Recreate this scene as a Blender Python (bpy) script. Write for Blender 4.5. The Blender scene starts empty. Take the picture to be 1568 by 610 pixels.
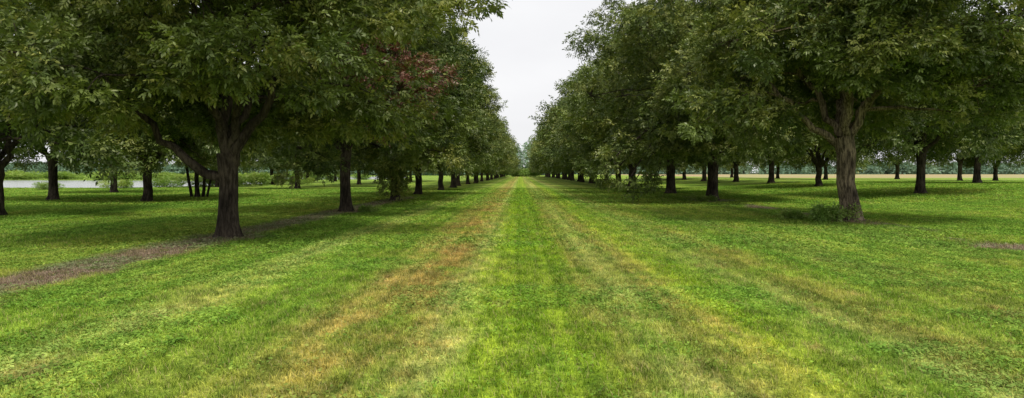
import bpy, math, numpy as np
from mathutils import Matrix, Vector
scene = bpy.context.scene
scene.view_settings.view_transform = 'Standard'
scene.view_settings.look = 'None'
scene.view_settings.exposure = 0

# ------------------------------------------------------------------ helpers
def norm(v):
    return v / (np.linalg.norm(v, axis=-1, keepdims=True) + 1e-9)

def sstep(a, b, x):
    t = np.clip((x - a) / (b - a), 0, 1)
    return t * t * (3 - 2 * t)

def ground_z(x):
    return 0.9 * sstep(17.0, 42.0, np.asarray(x, dtype=float))

def mesh_from(name, verts, quads, mats, midx=None, smooth=None, col=None):
    me = bpy.data.meshes.new(name)
    verts = np.asarray(verts, dtype=np.float32); quads = np.asarray(quads, dtype=np.int32)
    nf = len(quads)
    me.vertices.add(len(verts)); me.vertices.foreach_set('co', verts.ravel())
    me.loops.add(nf * 4); me.loops.foreach_set('vertex_index', quads.ravel())
    me.polygons.add(nf)
    me.polygons.foreach_set('loop_start', np.arange(nf, dtype=np.int32) * 4)
    for m in mats: me.materials.append(m)
    if midx is not None: me.polygons.foreach_set('material_index', np.asarray(midx, dtype=np.int32))
    if smooth is None: smooth = np.zeros(nf, dtype=bool)
    me.polygons.foreach_set('use_smooth', np.asarray(smooth, dtype=bool))
    me.update(calc_edges=True)
    if col is not None:
        a = me.attributes.new('vcol', 'FLOAT_COLOR', 'POINT')
        c = np.ones((len(verts), 4), dtype=np.float32); c[:, :3] = col
        a.data.foreach_set('color', c.ravel())
    return me

def obj(name, me, loc=(0, 0, 0), rotz=0, scale=(1, 1, 1), parent=None):
    o = bpy.data.objects.new(name, me)
    o.location = loc; o.rotation_euler = (0, 0, rotz); o.scale = scale
    scene.collection.objects.link(o)
    if parent: o.parent = parent
    return o

# ------------------------------------------------------------------ node helpers
def newmat(name):
    m = bpy.data.materials.new(name); m.use_nodes = True
    nt = m.node_tree; nt.nodes.clear()
    out = nt.nodes.new('ShaderNodeOutputMaterial')
    return m, nt, out

def math_n(nt, op, a, b=None, c=None, clamp=False):
    n = nt.nodes.new('ShaderNodeMath'); n.operation = op; n.use_clamp = clamp
    for i, v in enumerate((a, b, c)):
        if v is None: continue
        if isinstance(v, (int, float)): n.inputs[i].default_value = v
        else: nt.links.new(v, n.inputs[i])
    return n.outputs[0]

def mixc(nt, f, a, b, mode='MIX'):
    n = nt.nodes.new('ShaderNodeMix'); n.data_type = 'RGBA'; n.blend_type = mode
    for i, v in ((0, f), (6, a), (7, b)):
        if isinstance(v, (int, float)): n.inputs[i].default_value = v
        elif isinstance(v, tuple): n.inputs[i].default_value = (*v, 1) if len(v) == 3 else v
        else: nt.links.new(v, n.inputs[i])
    return n.outputs[2]

def mapr(nt, v, a, b, c=0.0, d=1.0):
    n = nt.nodes.new('ShaderNodeMapRange'); n.interpolation_type = 'SMOOTHSTEP'
    nt.links.new(v, n.inputs[0])
    for i, k in enumerate((a, b, c, d)): n.inputs[i + 1].default_value = k
    return n.outputs[0]

def noise(nt, vec, scale, detail=3, rough=0.55):
    n = nt.nodes.new('ShaderNodeTexNoise'); n.inputs['Scale'].default_value = scale
    n.inputs['Detail'].default_value = detail; n.inputs['Roughness'].default_value = rough
    nt.links.new(vec, n.inputs['Vector'])
    return n.outputs[0]

def scaled(nt, vec, s):
    n = nt.nodes.new('ShaderNodeMapping'); n.inputs['Scale'].default_value = s
    nt.links.new(vec, n.inputs['Vector'])
    return n.outputs[0]

# ------------------------------------------------------------------ turf colour group (world position)
tg = bpy.data.node_groups.new('turf_color', 'ShaderNodeTree')
tg.interface.new_socket('Color', in_out='OUTPUT', socket_type='NodeSocketColor')
tg.interface.new_socket('Dirt', in_out='OUTPUT', socket_type='NodeSocketFloat')
go = tg.nodes.new('NodeGroupOutput')
geo = tg.nodes.new('ShaderNodeNewGeometry'); P = geo.outputs['Position']
sep = tg.nodes.new('ShaderNodeSeparateXYZ'); tg.links.new(P, sep.inputs[0])
X, Y = sep.outputs[0], sep.outputs[1]
warp = noise(tg, scaled(tg, P, (0.5, 0.1, 0)), 1.0, 3)
warp2 = noise(tg, scaled(tg, P, (1.6, 0.9, 0)), 1.0, 4, 0.7)
xw = math_n(tg, 'ADD', X, math_n(tg, 'MULTIPLY', math_n(tg, 'SUBTRACT', warp, 0.5), 0.9))
xw = math_n(tg, 'ADD', xw, math_n(tg, 'MULTIPLY', math_n(tg, 'SUBTRACT', warp2, 0.5), 1.6))
fac = math_n(tg, 'DIVIDE', math_n(tg, 'ADD', xw, 15.0), 30.0)
ramp = tg.nodes.new('ShaderNodeValToRGB'); tg.links.new(fac, ramp.inputs[0])
GL = (.175, .29, .036); GL2 = (.21, .345, .036); GC = (.26, .39, .026); YG = (.33, .39, .06)
BR = (.33, .25, .068); BR2 = (.31, .30, .07); GR = (.20, .32, .037); GD = (.18, .25, .043)
LP = (.38, .43, .11)
stops = [(-14, GL), (-10.4, YG), (-8.0, GL), (-6.2, GL2), (-5.0, LP), (-4.4, GL2), (-3.3, GL2), (-2.6, BR2), (-1.5, BR), (-0.95, LP),
         (-0.5, GC), (0.7, GC), (1.1, BR2), (1.6, LP), (2.2, BR2), (2.9, GC), (3.6, GR), (4.2, LP), (4.9, BR2), (5.8, GR), (7.2, GD),
         (8.4, YG), (9.4, GR), (11.5, GD), (14.5, GR)]
el = ramp.color_ramp.elements
el[0].position = (stops[0][0] + 15) / 30; el[0].color = (*stops[0][1], 1)
el[1].position = (stops[-1][0] + 15) / 30; el[1].color = (*stops[-1][1], 1)
for x, c in stops[1:-1]:
    e = el.new((x + 15) / 30); e.color = (*c, 1)
base = ramp.outputs[0]
n1 = noise(tg, scaled(tg, P, (0.35, 0.12, 0)), 1.0, 4, 0.6)
base = mixc(tg, mapr(tg, n1, 0.40, 0.62, 0, 0.5), base, YG)
n2 = noise(tg, scaled(tg, P, (0.9, 0.4, 0)), 1.0, 5, 0.65)
base = mixc(tg, mapr(tg, n2, 0.47, 0.64, 0, 0.7), base, GL2)
n3 = noise(tg, scaled(tg, P, (1.3, 0.5, 0)), 1.3, 6, 0.7)
base = mixc(tg, mapr(tg, n3, 0.56, 0.70, 0, 0.65), base, (.36, .265, .11))
n6 = noise(tg, scaled(tg, P, (2.2, 1.2, 0)), 1.0, 6, 0.75)
base = mixc(tg, 1.0, base, mixc(tg, mapr(tg, n6, 0.38, 0.62), (.60, .68, .60), (1.28, 1.24, 1.25)), 'MULTIPLY')
n4 = noise(tg, P, 9.0, 4, 0.75)
base = mixc(tg, 1.0, base, mixc(tg, mapr(tg, n4, 0.3, 0.7), (.45, .52, .45), (1.45, 1.38, 1.4)), 'MULTIPLY')
n5 = noise(tg, scaled(tg, P, (3.2, 0.02, 0)), 1.0, 3, 0.6)
base = mixc(tg, 1.0, base, mixc(tg, mapr(tg, n5, 0.36, 0.64), (.80, .85, .82), (1.26, 1.18, 1.3)), 'MULTIPLY')
n7 = noise(tg, scaled(tg, P, (0.55, 0.006, 0)), 1.0, 2, 0.5)
base = mixc(tg, 1.0, base, mixc(tg, mapr(tg, n7, 0.42, 0.58), (.87, .92, .87), (1.15, 1.09, 1.2)), 'MULTIPLY')
def strip(xc, w, ya, yb, thr):
    d = math_n(tg, 'ABSOLUTE', math_n(tg, 'SUBTRACT', xw, xc))
    m = mapr(tg, d, w, w * 0.35, 0, 1)
    nn = noise(tg, scaled(tg, P, (0.5, 0.16, 0)), 1.0, 4, 0.6)
    m = math_n(tg, 'MULTIPLY', m, mapr(tg, nn, thr - 0.05, thr + 0.06))
    m = math_n(tg, 'MULTIPLY', m, mapr(tg, Y, yb, yb - 8))
    return m
d1 = strip(-9.2, 1.15, 0, 60, 0.33)
d2 = strip(13.6, 1.1, 0, 60, 0.5)
dirt = math_n(tg, 'MAXIMUM', d1, d2)
for (tx, ty, r) in ((-9.0, 21.2, 1.6), (-8.9, 35.3, 1.8), (13.75, 29, 1.0), (13.7, 49.5, 2.2), (13.0, 18.6, 1.2)):
    dx = math_n(tg, 'SUBTRACT', xw, tx); dy = math_n(tg, 'SUBTRACT', Y, ty)
    dd = math_n(tg, 'SQRT', math_n(tg, 'ADD', math_n(tg, 'MULTIPLY', dx, dx), math_n(tg, 'MULTIPLY', dy, dy)))
    dirt = math_n(tg, 'MAXIMUM', dirt, mapr(tg, dd, r, r * 0.5))
nd = noise(tg, P, 3.0, 5, 0.7)
dcol = mixc(tg, mapr(tg, nd, 0.35, 0.65), (.12, .085, .06), (.35, .27, .20))
dfac = math_n(tg, 'MULTIPLY', dirt, mapr(tg, nd, 0.30, 0.48, 0.45, 0.98))
base = mixc(tg, dfac, base, dcol)
ff = math_n(tg, 'MULTIPLY', mapr(tg, Y, 140, 165), mapr(tg, X, 40, 60))
nf = noise(tg, scaled(tg, P, (0.02, 0.05, 0)), 1.0, 4, 0.6)
base = mixc(tg, ff, base, mixc(tg, mapr(tg, nf, .4, .58), (.40, .26, .15), (.33, .35, .15)))
tg.links.new(base, go.inputs[0]); tg.links.new(dirt, go.inputs[1])

def bsdf(nt, out):
    b = nt.nodes.new('ShaderNodeBsdfPrincipled'); nt.links.new(b.outputs[0], out.inputs[0]); return b

mg, nt, out = newmat('turf_ground'); b = bsdf(nt, out)
g = nt.nodes.new('ShaderNodeGroup'); g.node_tree = tg
geo = nt.nodes.new('ShaderNodeNewGeometry')
nn = noise(nt, geo.outputs['Position'], 28.0, 5, 0.8)
cc = mixc(nt, 1.0, g.outputs[0], mixc(nt, mapr(nt, nn, 0.35, 0.65), (.45, .45, .45), (1.25, 1.25, 1.25)), 'MULTIPLY')
sp = nt.nodes.new('ShaderNodeSeparateXYZ'); nt.links.new(geo.outputs['Position'], sp.inputs[0])
nearf = mapr(nt, sp.outputs[1], 12, 45, 1, 0)
cc = mixc(nt, nearf, g.outputs[0], cc)
nt.links.new(cc, b.inputs['Base Color'])
b.inputs['Roughness'].default_value = 0.95; b.inputs['Specular IOR Level'].default_value = 0.1
bp = nt.nodes.new('ShaderNodeBump'); bp.inputs['Strength'].default_value = 0.8; bp.inputs['Distance'].default_value = 0.05
nt.links.new(noise(nt, geo.outputs['Position'], 7.0, 6, 0.8), bp.inputs['Height']); nt.links.new(bp.outputs[0], b.inputs['Normal'])

def blade_mat(name, mulA, mulB, green=0.0):
    m, nt, out = newmat(name)
    g = nt.nodes.new('ShaderNodeGroup'); g.node_tree = tg
    at = nt.nodes.new('ShaderNodeAttribute'); at.attribute_name = 'vcol'
    s = nt.nodes.new('ShaderNodeSeparateColor'); nt.links.new(at.outputs['Color'], s.inputs[0])
    c = mixc(nt, 1.0, g.outputs[0], mixc(nt, s.outputs[0], mulA, mulB), 'MULTIPLY')
    if green: c = mixc(nt, green, c, (.155, .32, .055))
    c = mixc(nt, math_n(nt, 'MULTIPLY', s.outputs[1], 0.8), c, (.46, .40, .17))
    d = nt.nodes.new('ShaderNodeBsdfDiffuse'); t = nt.nodes.new('ShaderNodeBsdfTranslucent')
    nt.links.new(c, d.inputs[0]); nt.links.new(c, t.inputs[0])
    mx = nt.nodes.new('ShaderNodeMixShader'); mx.inputs[0].default_value = 0.3
    nt.links.new(d.outputs[0], mx.inputs[1]); nt.links.new(t.outputs[0], mx.inputs[2])
    nt.links.new(mx.outputs[0], out.inputs[0])
    return m
m_blade = blade_mat('grass_blade', (.7, .75, .65), (1.6, 1.5, 1.6))
m_weed = blade_mat('weed_leaf', (.75, .85, .85), (1.35, 1.4, 1.5), 0.35)

def bark_mat(name, ca, cb):
    m, nt, out = newmat(name); b = bsdf(nt, out)
    tc = nt.nodes.new('ShaderNodeTexCoord')
    v = scaled(nt, tc.outputs['Object'], (9, 9, 1.6))
    n = noise(nt, v, 1.5, 6, 0.7)
    n2 = noise(nt, tc.outputs['Object'], 1.2, 3)
    c = mixc(nt, mapr(nt, n, 0.38, 0.62), ca, cb)
    c = mixc(nt, 1.0, c, mixc(nt, mapr(nt, n2, .3, .7), (.5, .5, .5), (1.35, 1.35, 1.3)), 'MULTIPLY')
    nt.links.new(c, b.inputs['Base Color']); b.inputs['Roughness'].default_value = 0.95
    b.inputs['Specular IOR Level'].default_value = 0.15
    bp = nt.nodes.new('ShaderNodeBump'); bp.inputs['Strength'].default_value = 1.0; bp.inputs['Distance'].default_value = 0.08
    nt.links.new(n, bp.inputs['Height']); nt.links.new(bp.outputs[0], b.inputs['Normal'])
    return m
bark_dark = bark_mat('bark_dark', (.026, .02, .015), (.09, .072, .055))
bark_light = bark_mat('bark_grey', (.055, .042, .03), (.28, .22, .155))

def leaf_mat(name, ca, cb, cy, transl=0.3, gloss=0.1):
    m, nt, out = newmat(name)
    at = nt.nodes.new('ShaderNodeAttribute'); at.attribute_name = 'vcol'
    s = nt.nodes.new('ShaderNodeSeparateColor'); nt.links.new(at.outputs['Color'], s.inputs[0])
    oi = nt.nodes.new('ShaderNodeObjectInfo')
    c = mixc(nt, s.outputs[0], ca, cb)
    c = mixc(nt, mapr(nt, s.outputs[2], 0.5, 1.0, 0, 0.75), c, cy)
    c = mixc(nt, 1.0, c, mixc(nt, oi.outputs['Random'], (.82, .88, .9), (1.22, 1.14, 1.05)), 'MULTIPLY')
    c = mixc(nt, s.outputs[1], c, mixc(nt, s.outputs[0], (.09, .034, .026), (.19, .075, .055)))
    d = nt.nodes.new('ShaderNodeBsdfDiffuse'); t = nt.nodes.new('ShaderNodeBsdfTranslucent')
    nt.links.new(c, d.inputs[0])
    nt.links.new(mixc(nt, 1.0, c, (1.3, 1.3, .7), 'MULTIPLY'), t.inputs[0])
    mx = nt.nodes.new('ShaderNodeMixShader'); mx.inputs[0].default_value = transl
    nt.links.new(d.outputs[0], mx.inputs[1]); nt.links.new(t.outputs[0], mx.inputs[2])
    if gloss > 0:
        gl = nt.nodes.new('ShaderNodeBsdfGlossy'); gl.inputs['Roughness'].default_value = 0.45
        gl.inputs['Color'].default_value = (.85, .85, .7, 1)
        m2 = nt.nodes.new('ShaderNodeMixShader'); m2.inputs[0].default_value = gloss
        nt.links.new(mx.outputs[0], m2.inputs[1]); nt.links.new(gl.outputs[0], m2.inputs[2])
        nt.links.new(m2.outputs[0], out.inputs[0])
    else:
        nt.links.new(mx.outputs[0], out.inputs[0])
    return m
m_leaf = leaf_mat('pecan_leaves', (.052, .085, .021), (.14, .195, .042), (.30, .32, .085), 0.2, 0.045)
m_bush = leaf_mat('bush_leaves', (.14, .25, .04), (.24, .36, .07), (.33, .4, .11), 0.3, 0.04)
m_far = leaf_mat('distant_leaves_hazed', (.12, .20, .15), (.19, .29, .21), (.22, .32, .23), 0.1, 0.0)  # aerial haze painted into the leaf colours as a bluish grey-green

# ------------------------------------------------------------------ foliage / branch geometry
class Geo:
    def __init__(s): s.v = []; s.q = []; s.m = []; s.s = []; s.c = []; s.n = 0
    def add(s, v, q, mat, smooth, col):
        s.v.append(v); s.q.append(q + s.n); s.n += len(v)
        s.m.append(np.full(len(q), mat)); s.s.append(np.full(len(q), smooth)); s.c.append(col)
    def mesh(s, name, mats):
        return mesh_from(name, np.concatenate(s.v), np.concatenate(s.q), mats, np.concatenate(s.m), np.concatenate(s.s), np.concatenate(s.c))

def tube(G, pts, rad, ns=8, mat=0, mod=None):
    pts = np.asarray(pts, float); rad = np.asarray(rad, float); k = len(pts)
    tan = norm(np.gradient(pts, axis=0))
    ref = np.array([0.31, 0.95, 0.05]) if abs(tan[0][2]) > 0.7 else np.array([0, 0, 1.0])
    a = norm(np.cross(tan, ref)); bb = np.cross(tan, a)
    th = np.linspace(0, 2 * np.pi, ns, endpoint=False)
    r = rad[:, None] * np.ones((k, ns))
    if mod is not None: r = r * mod(th, k)
    v = pts[:, None, :] + r[..., None] * (np.cos(th)[None, :, None] * a[:, None, :] + np.sin(th)[None, :, None] * bb[:, None, :])
    v = v.reshape(-1, 3)
    i = np.arange(k - 1)[:, None] * ns; j = np.arange(ns)[None, :]; j2 = (j + 1) % ns
    q = np.stack([i + j, i + j2, i + ns + j2, i + ns + j], -1).reshape(-1, 4)
    G.add(v, q, mat, True, np.zeros((len(v), 3)))

def bez(p0, p1, p2, n, rng=None, jit=0):
    t = np.linspace(0, 1, n)[:, None]
    p = (1 - t) ** 2 * p0 + 2 * t * (1 - t) * p1 + t * t * p2
    if rng is not None and jit: p[1:-1] += rng.normal(0, jit, (n - 2, 3))
    return p

def sprays(G, c, d, rng, L, leaf, width, K, rc, dead, cl, mat=1):
    n = len(c)
    up = np.array([0, 0, 1.0])
    nn = norm(up + rng.normal(0, 0.55, (n, 3)))
    sd = norm(np.cross(d, nn)); nn = norm(np.cross(sd, d))
    t = np.linspace(0.15, 1.0, K)
    sg = np.where(np.arange(K) % 2 == 0, 1.0, -1.0); sg[-1] = 0
    base = c[:, None, :] + d[:, None, :] * (t[None, :, None] * L)
    dr = d[:, None, :] * 0.6 + sd[:, None, :] * sg[None, :, None] * 0.8 + rng.normal(0, 0.22, (n, K, 3))
    dr[..., 2] -= 0.25
    dr = norm(dr)
    nj = nn[:, None, :] + rng.normal(0, 0.35, (n, K, 3))
    w = norm(np.cross(dr, nj))
    ll = (leaf * rng.uniform(0.7, 1.25, (n, K)))[..., None]
    ww = (width * rng.uniform(0.8, 1.2, (n, K)))[..., None]
    p0 = base; p2 = base + dr * ll
    mid = base + dr * ll * 0.45
    v = np.stack([p0, mid + w * ww, p2, mid - w * ww], 2).reshape(-1, 3)
    q = np.arange(len(v)).reshape(-1, 4)
    col = np.zeros((n, K, 4, 3))
    col[..., 0] = np.clip(rc[:, None, None] + rng.normal(0, 0.15, (n, K, 1)), 0, 1)
    col[..., 1] = dead[:, None, None]; col[..., 2] = cl[:, None, None]
    G.add(v, q, mat, False, col.reshape(-1, 3))

def make_tree(name, seed, R=6.5, H=16.5, fork=2.6, tr=0.34, nsp=32, leaf=0.2, K=7, clumps=26, bark=None,
              extra=(), limbs=None, zlow=4.3, lean=(0, 0), skirt=2.3, skip=None, core=3, stems=()):
    rng = np.random.default_rng(seed); G = Geo()
    lob = []
    hs = H / 16.5
    layers = [(zlow, .74, 8, 1.6), (zlow + 1.9, .5, 4, 1.8), (7.2 * hs, .82, 8, 2.0), (10.2 * hs, .70, 7, 2.1), (12.8 * hs, .47, 5, 1.9), (14.9 * hs, .2, 3, 1.5),
              (7.8 * hs, .3, core, 1.9), (10.5 * hs, .25, 2, 2.0)]
    for z, rr, n, lr in layers:
        a0 = rng.uniform(0, 6.28)
        for i in range(n):
            a = a0 + i * 6.283 / n + rng.normal(0, 0.22)
            q = rr * R * rng.uniform(0.72, 1.2)
            p = (q * math.cos(a), q * math.sin(a), z + rng.normal(0, 0.65))
            r_ = lr * rng.uniform(0.68, 1.22) * R / 6.5
            if skip and skip(p): continue
            lob.append((*p, r_, 0.0))
    lob += [tuple(e) for e in extra]
    top = np.array([lean[0], lean[1], fork])
    zz = np.array([-0.2, 0.0, 0.15, 0.4, 0.9, 1.6, fork * 0.8, fork])
    ff = np.clip(zz / fork, 0, 1)
    pts = np.stack([lean[0] * ff ** 1.3, lean[1] * ff ** 1.3, zz], 1)
    pts[3:-1, :2] += rng.normal(0, 0.03, (4, 2))
    rad = tr * np.array([1.8, 1.58, 1.32, 1.13, 1.0, .95, 1.0, 1.1])
    ph = rng.uniform(0, 6.28, 3)
    def mod(th, k):
        fl = np.array([1, 1, .8, .5, .25, .12, .15, .2])[:, None]
        return 1 + fl * (0.15 * np.sin(3 * th + ph[0]) + 0.10 * np.sin(5 * th + ph[1])) + 0.03 * np.sin(7 * th + ph[2])
    tube(G, pts, rad, 20, 0, mod)
    for (sx, sy, ex, ey, ez, sr) in stems:
        tube(G, bez(np.array([sx, sy, -.1]), np.array([(sx + ex) / 2, (sy + ey) / 2, ez * .45]), np.array([ex, ey, ez]), 8, rng, .03), np.linspace(sr, sr * .5, 8), 10)
    nodes = []
    if limbs is None:
        a0 = rng.uniform(0, 6.28); limbs = []
        for i in range(5):
            limbs.append((a0 + i * 1.257 + rng.normal(0, .2), rng.uniform(.42, .62) * R, rng.uniform(6, 9), rng.uniform(.45, .62), rng.uniform(-.5, 0)))
    for (a, rr, z, rf, dz) in limbs + [(rng.uniform(0, 6), 0.5, H * 0.75, .62, 0.0)]:
        dirn = np.array([math.cos(a), math.sin(a), 0])
        p0 = top + np.array([0, 0, dz]) - dirn * 0.05
        p2 = top * [1, 1, 0] + dirn * rr + [0, 0, z]
        p1 = top + dirn * rr * 0.45 + [0, 0, (z - fork) * 0.38 + dz]
        pp = bez(p0, p1, p2, 12, rng, 0.09)
        tube(G, pp, np.linspace(tr * rf, tr * 0.18, 12), 9)
        nodes += [(p, tr * rf * (1 - i / 14)) for i, p in enumerate(pp) if i > 3]
    NP = np.array([n[0] for n in nodes])
    C, D, RC, DE, CL = [], [], [], [], []
    for (x, y, z, r, dead) in lob:
        c0 = np.array([x, y, z])
        dd = np.linalg.norm(NP - c0, axis=1) + np.where(NP[:, 2] > z + 0.3, 3, 0)
        i = int(np.argmin(dd)); s = NP[i]
        mid = (s + c0) / 2 + [0, 0, 0.35]
        tube(G, bez(s, mid, c0, 7, rng, 0.06), np.linspace(min(nodes[i][1] * .7, .11), .03, 7), 6)
        nc = int(clumps * (r / 2.0) ** 2 * rng.uniform(0.85, 1.15)) + 1
        u = norm(rng.normal(0, 1, (nc, 3))); rr = rng.uniform(0.35, 1.12, nc) ** 0.6
        cc = c0 + u * rr[:, None] * [r, r, r * 0.82]
        cc[:, 2] -= 0.1 * ((cc[:, 0] - x) ** 2 + (cc[:, 1] - y) ** 2)
        cc = cc[(cc[:, 2] > skirt - 0.2 + rng.uniform(0, 0.9, nc)) | (z < skirt + .8)]
        for k, cp in enumerate(cc):
            if k % 2 == 0:
                tube(G, bez(c0, (c0 + cp) / 2 + [0, 0, .2], cp, 4), np.linspace(.028, .01, 4), 4)
            ns = int(nsp * rng.uniform(0.5, 1.3))
            cr = rng.uniform(0.34, 0.7) * (r / 2) ** .3
            off = norm(rng.normal(0, 1, (ns, 3))) * (rng.uniform(0, 1, (ns, 1)) ** .5) * [cr * 1.25, cr * 1.25, cr * .75]
            outd = norm(cp - np.array([0, 0, z - 1.5])) * 0.5
            C.append(cp + off)
            D.append(norm(outd + norm(off) * 0.8 + rng.normal(0, .35, (ns, 3)) + [0, 0, -0.25]))
            cv = rng.uniform(0, 1); cy = rng.uniform(0, 1)
            RC.append(np.clip(cv + rng.normal(0, .2, ns), 0, 1))
            DE.append(np.full(ns, dead) * (rng.uniform(0, 1, ns) < .8)); CL.append(np.clip(cy * .75 + rng.uniform(-.1, .35, ns), 0, 1))
    C, D = np.concatenate(C), np.concatenate(D)
    sprays(G, C, D, rng, leaf * 1.7, leaf, leaf * 0.2, K, np.concatenate(RC), np.concatenate(DE), np.concatenate(CL))
    print(name, 'quads', sum(len(q) for q in G.q))
    return G.mesh(name, [bark or bark_dark, m_leaf])

LT1 = make_tree('pecan_near_a', 11, R=6.3, H=17, fork=2.6, tr=0.29, nsp=52, leaf=0.16, zlow=4.6, skirt=2.4, clumps=26,
                skip=lambda p: (p[1] < 1.0 and -2.6 < p[0] < 3.0 and p[2] < 5.6),
                extra=[(-3.6, -2.5, 4.5, 1.4, 0), (-1.6, -3.6, 4.5, 1.1, 0), (0.2, -3.2, 4.9, 1.2, 0), (1.9, -3.6, 5.2, 1.4, 0), (3.6, -2.6, 4.8, 1.3, 0),
                       (-.6, 2.8, 4.4, 1.4, 0), (2.0, 3.4, 4.2, 1.5, 0), (-3.4, 3.4, 4.4, 1.5, 0), (-4.8, -1.5, 4.0, 1.2, 0), (4.6, 1.0, 4.2, 1.4, 0)],
                limbs=[(3.3, 3.6, 5.0, .62, -.95), (2.4, 3.2, 8, .5, -.2), (-0.25, 2.7, 6.6, .66, -.5), (1.3, 3.2, 8, .5, 0), (4.6, 2.4, 8, .5, -.1), (5.5, 2.4, 7.5, .5, -.2)])
LT2 = make_tree('pecan_near_b', 23, R=6.2, H=17.5, fork=3.2, tr=0.27, nsp=44, leaf=0.18, zlow=4.6, skirt=2.6,
                extra=[(3.6, -5.6, 6.0, 1.6, 1.0), (2.6, -6.0, 7.2, 1.2, 1.0), (3.2, -5.6, 4.6, 1.0, .9), (4.6, -5.0, 6.4, 1.0, .9), (0, -3.4, 5.2, 1.4, 0)])
LT3 = make_tree('pecan_skirted', 31, R=5.7, H=16, fork=2.6, tr=0.31, nsp=36, leaf=0.21, K=6, zlow=4.0,
                extra=[(.7, -2.6, 2.8, 1.3, 0), (.3, -2.8, 1.6, .95, 0), (.9, -2.4, 1.1, .7, 0), (.2, -2.9, .8, .5, 0)], skirt=2.1)
RT1 = make_tree('pecan_grey', 47, R=6.6, H=17, fork=3.5, tr=0.36, nsp=52, leaf=0.17, zlow=5.4, bark=bark_light, skirt=3.4, lean=(-.35, 0), clumps=26,
                skip=lambda p: (p[1] < 1.0 and -3.2 < p[0] < 2.6 and p[2] < 6.4),
                extra=[(-2.2, -3.8, 6.1, 1.2, 0), (-.4, -3.4, 6.3, 1.2, 0), (1.4, -3.6, 6.0, 1.3, 0), (-1.2, -4.6, 8.2, 1.7, 0), (3.2, -2.8, 5.2, 1.4, 0), (5.0, 0.5, 4.4, 1.3, 0),
                       (-4.6, -1.6, 5.0, 1.3, 0), (1.5, 3.5, 4.8, 1.5, 0), (-2, 3.5, 4.8, 1.5, 0)],
                limbs=[(3.25, 3.8, 6.4, .5, -.5), (2.2, 3.0, 8.5, .5, -.1), (0.2, 2.6, 7.6, .66, -.3), (1.2, 3, 8, .5, 0), (4.5, 2.8, 8.5, .5, -.1), (5.5, 3.0, 8, .5, -.2)])
RT2 = make_tree('pecan_drooping', 53, R=9.0, H=18, fork=3.4, tr=0.38, nsp=40, leaf=0.20, K=6, zlow=5.1, clumps=22, skirt=2.7,
                extra=[(-5.2, -5.2, 3.2, 1.1, 0), (-7.2, -4.5, 3.4, 1.3, 0), (-8.5, -5, 2.2, .7, 0), (-6.8, -5.5, 1.6, .6, 0), (-6.9, -5.3, .8, .45, 0), (-5.2, -5.5, 1.7, .65, 0),
                       (-8.5, -5, 1.3, .45, 0), (-5.3, -5.3, 1.0, .45, 0), (-3.4, -5.0, 3.6, 1.0, 0), (0, -4.5, 5.2, 1.5, 0), (-8.4, 0, 11.5, 1.7, 0), (-7.0, 1, 13.5, 1.6, 0)])
GEN = [make_tree('pecan_mid_%s' % 'abcd'[i], 70 + i, R=[5.9, 6.6, 5.7, 6.3][i], H=[17, 15, 18, 16][i], fork=[2.6, 2.9, 2.5, 3.1][i], tr=.31,
                 nsp=28, leaf=0.25, K=5, clumps=24, zlow=[4.0, 4.4, 4.1, 4.5][i], skirt=[2.1, 2.5, 1.9, 2.4][i]) for i in range(4)]
MULTI = make_tree('pecan_multistem', 66, R=5.2, H=14, fork=2.4, tr=.17, nsp=26, leaf=.25, K=5, clumps=24, zlow=4.0, skirt=2.0,
                  stems=[(-.45, 0, -1.3, .2, 5.5, .13), (.4, .1, 1.1, 0, 5.8, .14), (.8, -.1, 2.0, -.3, 5.2, .10)])
FAR = [make_tree('pecan_far_%s' % 'abc'[i], 90 + i, R=[6.0, 6.8, 5.8][i], H=[17, 15.5, 18][i], fork=2.8, tr=.32,
                 nsp=13, leaf=0.40, K=4, clumps=22, zlow=4.3, skirt=2.2) for i in range(3)]

rng = np.random.default_rng(5)
def plant(me, x, y, rot=0.0, s=1.0, sz=1.0):
    obj('pecan_tree', me, (x, y, float(ground_z(x))), rot, (s, s, s * sz))
plant(LT1, -9.0, 21.2); plant(LT2, -8.9, 35.3); plant(LT3, -9.0, 49.5)
plant(RT1, 13.75, 29.0); plant(RT2, 13.7, 49.5)
plant(MULTI, -26.3, 56)
cnt = 0
def auto(x, y, s=1.0, near=110, zf=1.0):
    global cnt; cnt += 1
    pool = GEN if y < near else FAR
    plant(pool[cnt % len(pool)], x + rng.normal(0, .35), y + rng.normal(0, .7), rng.uniform(0, 6.28), s * rng.uniform(.9, 1.08), zf * rng.uniform(.92, 1.08))
for k in range(24): auto(-9.0, 63.8 + 14.3 * k)
for k in range(21): auto(13.7, 67 + 16 * k, 1.36 if k < 20 else 1.2, zf=.88)
for (x, y) in ((-24.5, 33), (-25.5, 47), (-27.5, 85), (-26, 101), (-27, 118), (-26, 131), (-26, 149), (-26, 162), (-26, 178)): auto(x, y)
for (x, y) in ((-34, 49.5), (-40, 68)): auto(x, y, .95)
for k in range(4): auto(-43, 98 + 21 * k, .9)
for (x, y) in ((29.5, 51), (32, 73), (32.5, 90), (33, 107), (32, 121), (32, 138), (32, 151), (32, 170)): auto(x, y, 1.05)
for (x, y) in ((47.5, 72), (49, 112), (61, 97), (68, 99), (50, 135), (66, 122), (50, 165)): auto(x, y, .95)

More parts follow.
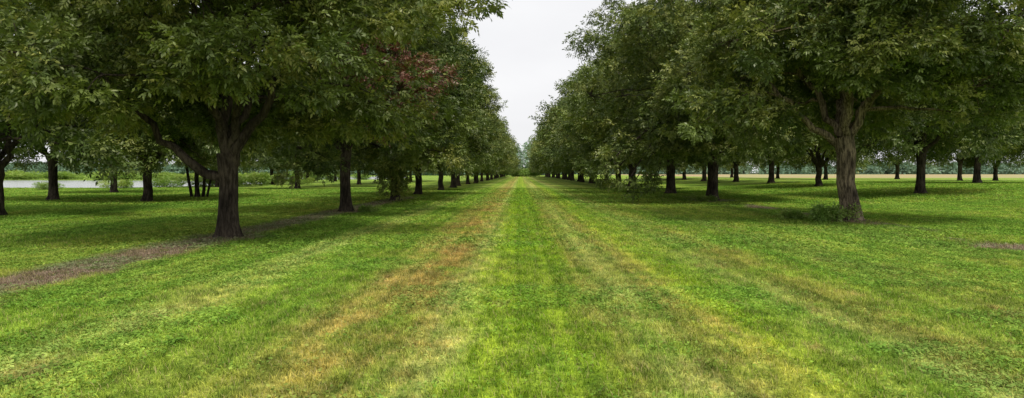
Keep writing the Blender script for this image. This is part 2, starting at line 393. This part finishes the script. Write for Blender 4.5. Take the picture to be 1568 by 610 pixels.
# ------------------------------------------------------------------ ground
xs = np.concatenate([[-2500, -800, -300, -120, -60, -30], np.arange(-20, 17, 6), np.arange(17, 43, 1.0), [50, 80, 150, 400, 1000, 2500]])
ys = np.array([-400, -60, -10, 0, 10, 20, 30, 45, 60, 90, 140, 220, 400, 800, 1500, 3500])
XX, YY = np.meshgrid(xs, ys); V = np.stack([XX, YY, ground_z(XX)], -1).reshape(-1, 3)
nx = len(xs); ii, jj = np.meshgrid(np.arange(len(ys) - 1), np.arange(nx - 1), indexing='ij')
Q = np.stack([ii * nx + jj, ii * nx + jj + 1, (ii + 1) * nx + jj + 1, (ii + 1) * nx + jj], -1).reshape(-1, 4)
obj('ground', mesh_from('ground', V, Q, [mg], smooth=np.ones(len(Q), bool)))

mw, nt, out = newmat('pond_water'); b = bsdf(nt, out)
b.inputs['Base Color'].default_value = (.12, .14, .13, 1); b.inputs['Roughness'].default_value = 0.12
b.inputs['Specular IOR Level'].default_value = 1.0
tc = nt.nodes.new('ShaderNodeTexCoord'); bp = nt.nodes.new('ShaderNodeBump'); bp.inputs['Strength'].default_value = .25; bp.inputs['Distance'].default_value = .05
nt.links.new(noise(nt, scaled(nt, tc.outputs['Object'], (1, 2.5, 1)), 1.5, 4), bp.inputs['Height']); nt.links.new(bp.outputs[0], b.inputs['Normal'])
def pond(outline):
    me = bpy.data.meshes.new('pond'); me.from_pydata([(x, y, .03) for x, y in outline], [], [tuple(range(len(outline)))]); me.materials.append(mw); me.update()
    if me.polygons[0].normal.z < 0: me.flip_normals()
    obj('pond', me)
pond([(-54, 88), (-62, 80), (-80, 74), (-120, 78), (-200, 90), (-300, 130), (-330, 190), (-240, 205), (-140, 185), (-90, 178), (-60, 160), (-47, 130), (-49, 105)])
pond([(-45, 215), (-60, 208), (-110, 225), (-150, 300), (-120, 380), (-70, 370), (-50, 320), (-42, 250)])

# ------------------------------------------------------------------ grass patches
def grass_patch(name, seed, size, n, h, w, weeds=0, lw=.015):
    r = np.random.default_rng(seed); G = Geo()
    p = r.uniform(-size / 2, size / 2, (n, 2))
    cl = r.uniform(-size / 2, size / 2, (n // 40, 2)); pick = r.integers(0, len(cl), n)
    m = r.uniform(0, 1, n) < 0.45
    p[m] = cl[pick[m]] + r.normal(0, 0.06 * size / 2, (m.sum(), 2))
    a = r.uniform(0, 6.283, n); hh = h * r.uniform(.4, 1.3, n); hh[m] *= 1.25
    lean = r.uniform(.15, 1.3, n) * hh
    wd = np.stack([-np.sin(a), np.cos(a), 0 * a], 1) * (w * r.uniform(.6, 1.3, n))[:, None]
    dr = np.stack([np.cos(a + .3), np.sin(a + .3), 0 * a], 1)
    b0 = np.stack([p[:, 0], p[:, 1], 0 * a], 1); mid = b0 + dr * (lean * .3)[:, None] + np.array([0, 0, 1.0]) * (hh * .6)[:, None]
    tip = b0 + dr * lean[:, None] + np.array([0, 0, 1.0]) * hh[:, None]
    v = np.stack([b0 - wd * .5, b0 + wd * .5, mid + wd * .45, mid - wd * .45, tip + wd * .06, tip - wd * .06], 1).reshape(-1, 3)
    k = np.arange(n)[:, None] * 6
    q = np.concatenate([k + [0, 1, 2, 3], k + [3, 2, 4, 5]], 0)
    c = np.zeros((n, 6, 3)); c[..., 0] = r.uniform(0, 1, (n, 1)); c[..., 1] = (r.uniform(0, 1, (n, 1)) < .12)
    G.add(v, q, 0, False, c.reshape(-1, 3))
    if weeds:
        cl = r.uniform(-size / 2, size / 2, (max(3, weeds // 60), 2)); pk = r.integers(0, len(cl), weeds)
        p = cl[pk] + r.normal(0, .13 * size / 2, (weeds, 2)); u = r.uniform(0, 1, weeds) < .3
        p[u] = r.uniform(-size / 2, size / 2, (u.sum(), 2))
        z = r.uniform(.4, 1.2, weeds) * h
        ctr = np.stack([p[:, 0], p[:, 1], z], 1)
        nrm = norm(np.stack([r.normal(0, .4, weeds), r.normal(0, .4, weeds), np.ones(weeds)], 1))
        t = norm(np.cross(nrm, norm(r.normal(0, 1, (weeds, 3))))); s = np.cross(nrm, t); sz = (lw * r.uniform(.6, 1.6, weeds))[:, None]
        v = np.stack([ctr - t * sz * 1.3, ctr + s * sz * .8, ctr + t * sz * 1.3, ctr - s * sz * .8], 1).reshape(-1, 3)
        c = np.zeros((weeds, 4, 3)); c[..., 0] = r.uniform(0, 1, (weeds, 1))
        G.add(v, np.arange(len(v)).reshape(-1, 4), 1, False, c.reshape(-1, 3))
    return G.mesh(name, [m_blade, m_weed])

near_g = [grass_patch('grass_near', i, 2.0, 7500, .045, .007, 300) for i in range(3)]
near_w = [grass_patch('grass_weedy', 10 + i, 2.0, 5500, .045, .007, 3600, .016) for i in range(3)]
mid_g = [grass_patch('grass_mid', 20 + i, 4.0, 8000, .055, .013, 900, .026) for i in range(2)]
mid_w = [grass_patch('grass_mid_weedy', 30 + i, 4.0, 6000, .055, .013, 4500, .026) for i in range(2)]
far_g = [grass_patch('grass_rough', 40 + i, 8.0, 8000, .07, .03, 2000, .05) for i in range(2)]

grass = bpy.data.objects.new('grass', None); scene.collection.objects.link(grass)
def lay(size, y0, y1, gp, wp):
    r = np.random.default_rng(int(size * 10))
    y = y0
    while y < y1 - .01:
        half = (y + size) * 0.80 + size
        x = -math.ceil(half / size) * size
        while x < half:
            cx, cy = x + size / 2, y + size / 2
            pw = .65 if (cx < -3 or cx > 6.5) else .2
            me = wp[r.integers(len(wp))] if r.uniform() < pw else gp[r.integers(len(gp))]
            o = bpy.data.objects.new('patch', me); scene.collection.objects.link(o)
            z0 = float(ground_z(cx)); sl = float(ground_z(cx + size / 2) - ground_z(cx - size / 2)) / size
            o.matrix_world = Matrix.Translation((cx, cy, z0)) @ Matrix.Rotation(-math.atan(sl), 4, 'Y') @ Matrix.Rotation(math.pi / 2 * r.integers(4), 4, 'Z')
            o.parent = grass
            x += size
        y += size
lay(2.0, 4.0, 18.0, near_g, near_w)
lay(4.0, 18.0, 42.0, mid_g, mid_w)
lay(8.0, 42.0, 90.0, far_g, far_g)

# ------------------------------------------------------------------ bushes, treeline
def bush_mesh(name, seed, blobs, nsp, leaf, mat, K=4):
    r = np.random.default_rng(seed); G = Geo(); C = []; D = []; RC = []; CL = []
    for (x, y, z, rx, rz) in blobs:
        tube(G, bez(np.array([x * .6, y * .6, -.1]), np.array([x, y, z * .5]), np.array([x, y, z]), 5), np.linspace(.03, .01, 5), 5)
        off = norm(r.normal(0, 1, (nsp, 3))) * (r.uniform(0, 1, (nsp, 1)) ** .4) * [rx, rx, rz]
        C.append(np.array([x, y, z]) + off); D.append(norm(norm(off) + r.normal(0, .4, (nsp, 3)) + [0, 0, .2]))
        RC.append(np.clip(r.uniform() + r.normal(0, .2, nsp), 0, 1)); CL.append(np.clip(r.uniform() + r.normal(0, .2, nsp), 0, 1))
    C = np.concatenate(C); C[:, 2] = np.abs(C[:, 2])
    sprays(G, C, np.concatenate(D), r, leaf * 1.3, leaf, leaf * .24, K, np.concatenate(RC), np.zeros(len(C)), np.concatenate(CL))
    return G.mesh(name, [bark_dark, mat])
r = np.random.default_rng(3)
bm = [bush_mesh('bush_a', i, [(r.normal(0, 1.2), r.normal(0, .8), r.uniform(.5, 1.3), r.uniform(.6, 1), r.uniform(.5, .9)) for _ in range(12)], 110, .2, m_bush) for i in range(2)]
for (x, y, s) in ((-42, 108, 1.3), (-46, 101, 1.0), (-50, 86, .7), (-55, 80, .6), (-47, 112, 1), (-45, 125, 1.1), (-48, 93, .8), (-38, 118, .8),
                  (1.5, 372, 3.0), (-3, 378, 2.4), (5, 376, 2.6), (-46, 150, 1), (-45, 170, 1.2), (-46, 200, 1.2), (-43, 230, 1.2), (-82, 72, .3), (-95, 73, .3)):
    obj('bush', bm[int(abs(x)) % 2], (x, y, 0), r.uniform(0, 6), (s, s, s * .8))
for i in range(26):
    obj('bush', bm[i % 2], (-60 - i * 9 + r.normal(0, 2), 190 + i * 1.2 + r.normal(0, 5), 0), r.uniform(0, 6), (3, 2.2, r.uniform(.8, 1.4)))
sh = bush_mesh('sucker_shoots', 8, [(r.normal(0, .4), r.normal(0, .25), r.uniform(.15, .45), .22, .2) for _ in range(10)], 45, .13, m_bush)
obj('small_shrub', sh, (12.6, 28.4, 0), 0, (1, 1, 1))
obj('small_shrub', sh, (11.7, 30.0, 0), 1.5, (.8, .8, .6))
obj('small_shrub', sh, (-7.8, 35.0, 0), .5, (.6, .6, .5))
obj('small_shrub', sh, (13.0, 48.6, 0), 2.5, (1, 1, .6))

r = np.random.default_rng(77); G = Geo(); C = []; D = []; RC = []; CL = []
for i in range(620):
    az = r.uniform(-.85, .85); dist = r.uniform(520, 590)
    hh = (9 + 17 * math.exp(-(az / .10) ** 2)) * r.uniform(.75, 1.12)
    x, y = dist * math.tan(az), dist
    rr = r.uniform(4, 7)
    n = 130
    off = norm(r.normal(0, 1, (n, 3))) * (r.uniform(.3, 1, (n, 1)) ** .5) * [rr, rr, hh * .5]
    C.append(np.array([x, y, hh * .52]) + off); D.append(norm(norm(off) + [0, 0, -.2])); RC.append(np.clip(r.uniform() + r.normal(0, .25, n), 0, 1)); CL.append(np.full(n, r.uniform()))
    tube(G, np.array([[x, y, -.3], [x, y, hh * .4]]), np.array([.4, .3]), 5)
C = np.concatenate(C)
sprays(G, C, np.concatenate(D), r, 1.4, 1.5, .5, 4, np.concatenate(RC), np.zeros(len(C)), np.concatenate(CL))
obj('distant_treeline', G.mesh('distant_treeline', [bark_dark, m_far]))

# ------------------------------------------------------------------ light
el_, az_ = math.radians(60), math.radians(160)
w = bpy.data.worlds.new('World'); scene.world = w; w.use_nodes = True
nt = w.node_tree; nt.nodes.clear()
out = nt.nodes.new('ShaderNodeOutputWorld'); bg = nt.nodes.new('ShaderNodeBackground'); bg.inputs[1].default_value = 0.1
sky = nt.nodes.new('ShaderNodeTexSky'); sky.sky_type = 'NISHITA'; sky.sun_disc = False
sky.sun_elevation = el_; sky.sun_rotation = az_; sky.dust_density = 4; sky.air_density = 1
tc = nt.nodes.new('ShaderNodeTexCoord')
cn = noise(nt, scaled(nt, tc.outputs['Generated'], (1.5, 1.5, 4)), 1.3, 4)
cloud = mixc(nt, mapr(nt, cn, .3, .7), (9.1, 9.1, 9.3), (10.1, 10.1, 10.2))
nt.links.new(mixc(nt, 0.95, sky.outputs[0], cloud), bg.inputs[0]); nt.links.new(bg.outputs[0], out.inputs[0])
sl = bpy.data.lights.new('sun', 'SUN'); sl.energy = 2.9; sl.angle = math.radians(14); sl.color = (1, .95, .86)
so = bpy.data.objects.new('sun', sl); scene.collection.objects.link(so)
sd = Vector((math.sin(az_) * math.cos(el_), math.cos(az_) * math.cos(el_), math.sin(el_)))
so.rotation_euler = sd.to_track_quat('Z', 'Y').to_euler()

# ------------------------------------------------------------------ camera
cam = bpy.data.cameras.new('camera'); cam.sensor_width = 36; cam.lens = 36 * 1060 / 1568; cam.clip_end = 6000; cam.clip_start = .1
co = bpy.data.objects.new('camera', cam); scene.collection.objects.link(co)
co.location = (0, 0, 2.0)
co.rotation_euler = (math.radians(90 - math.degrees(math.atan(40 / 1060))), 0, math.radians(0.70))
scene.camera = co
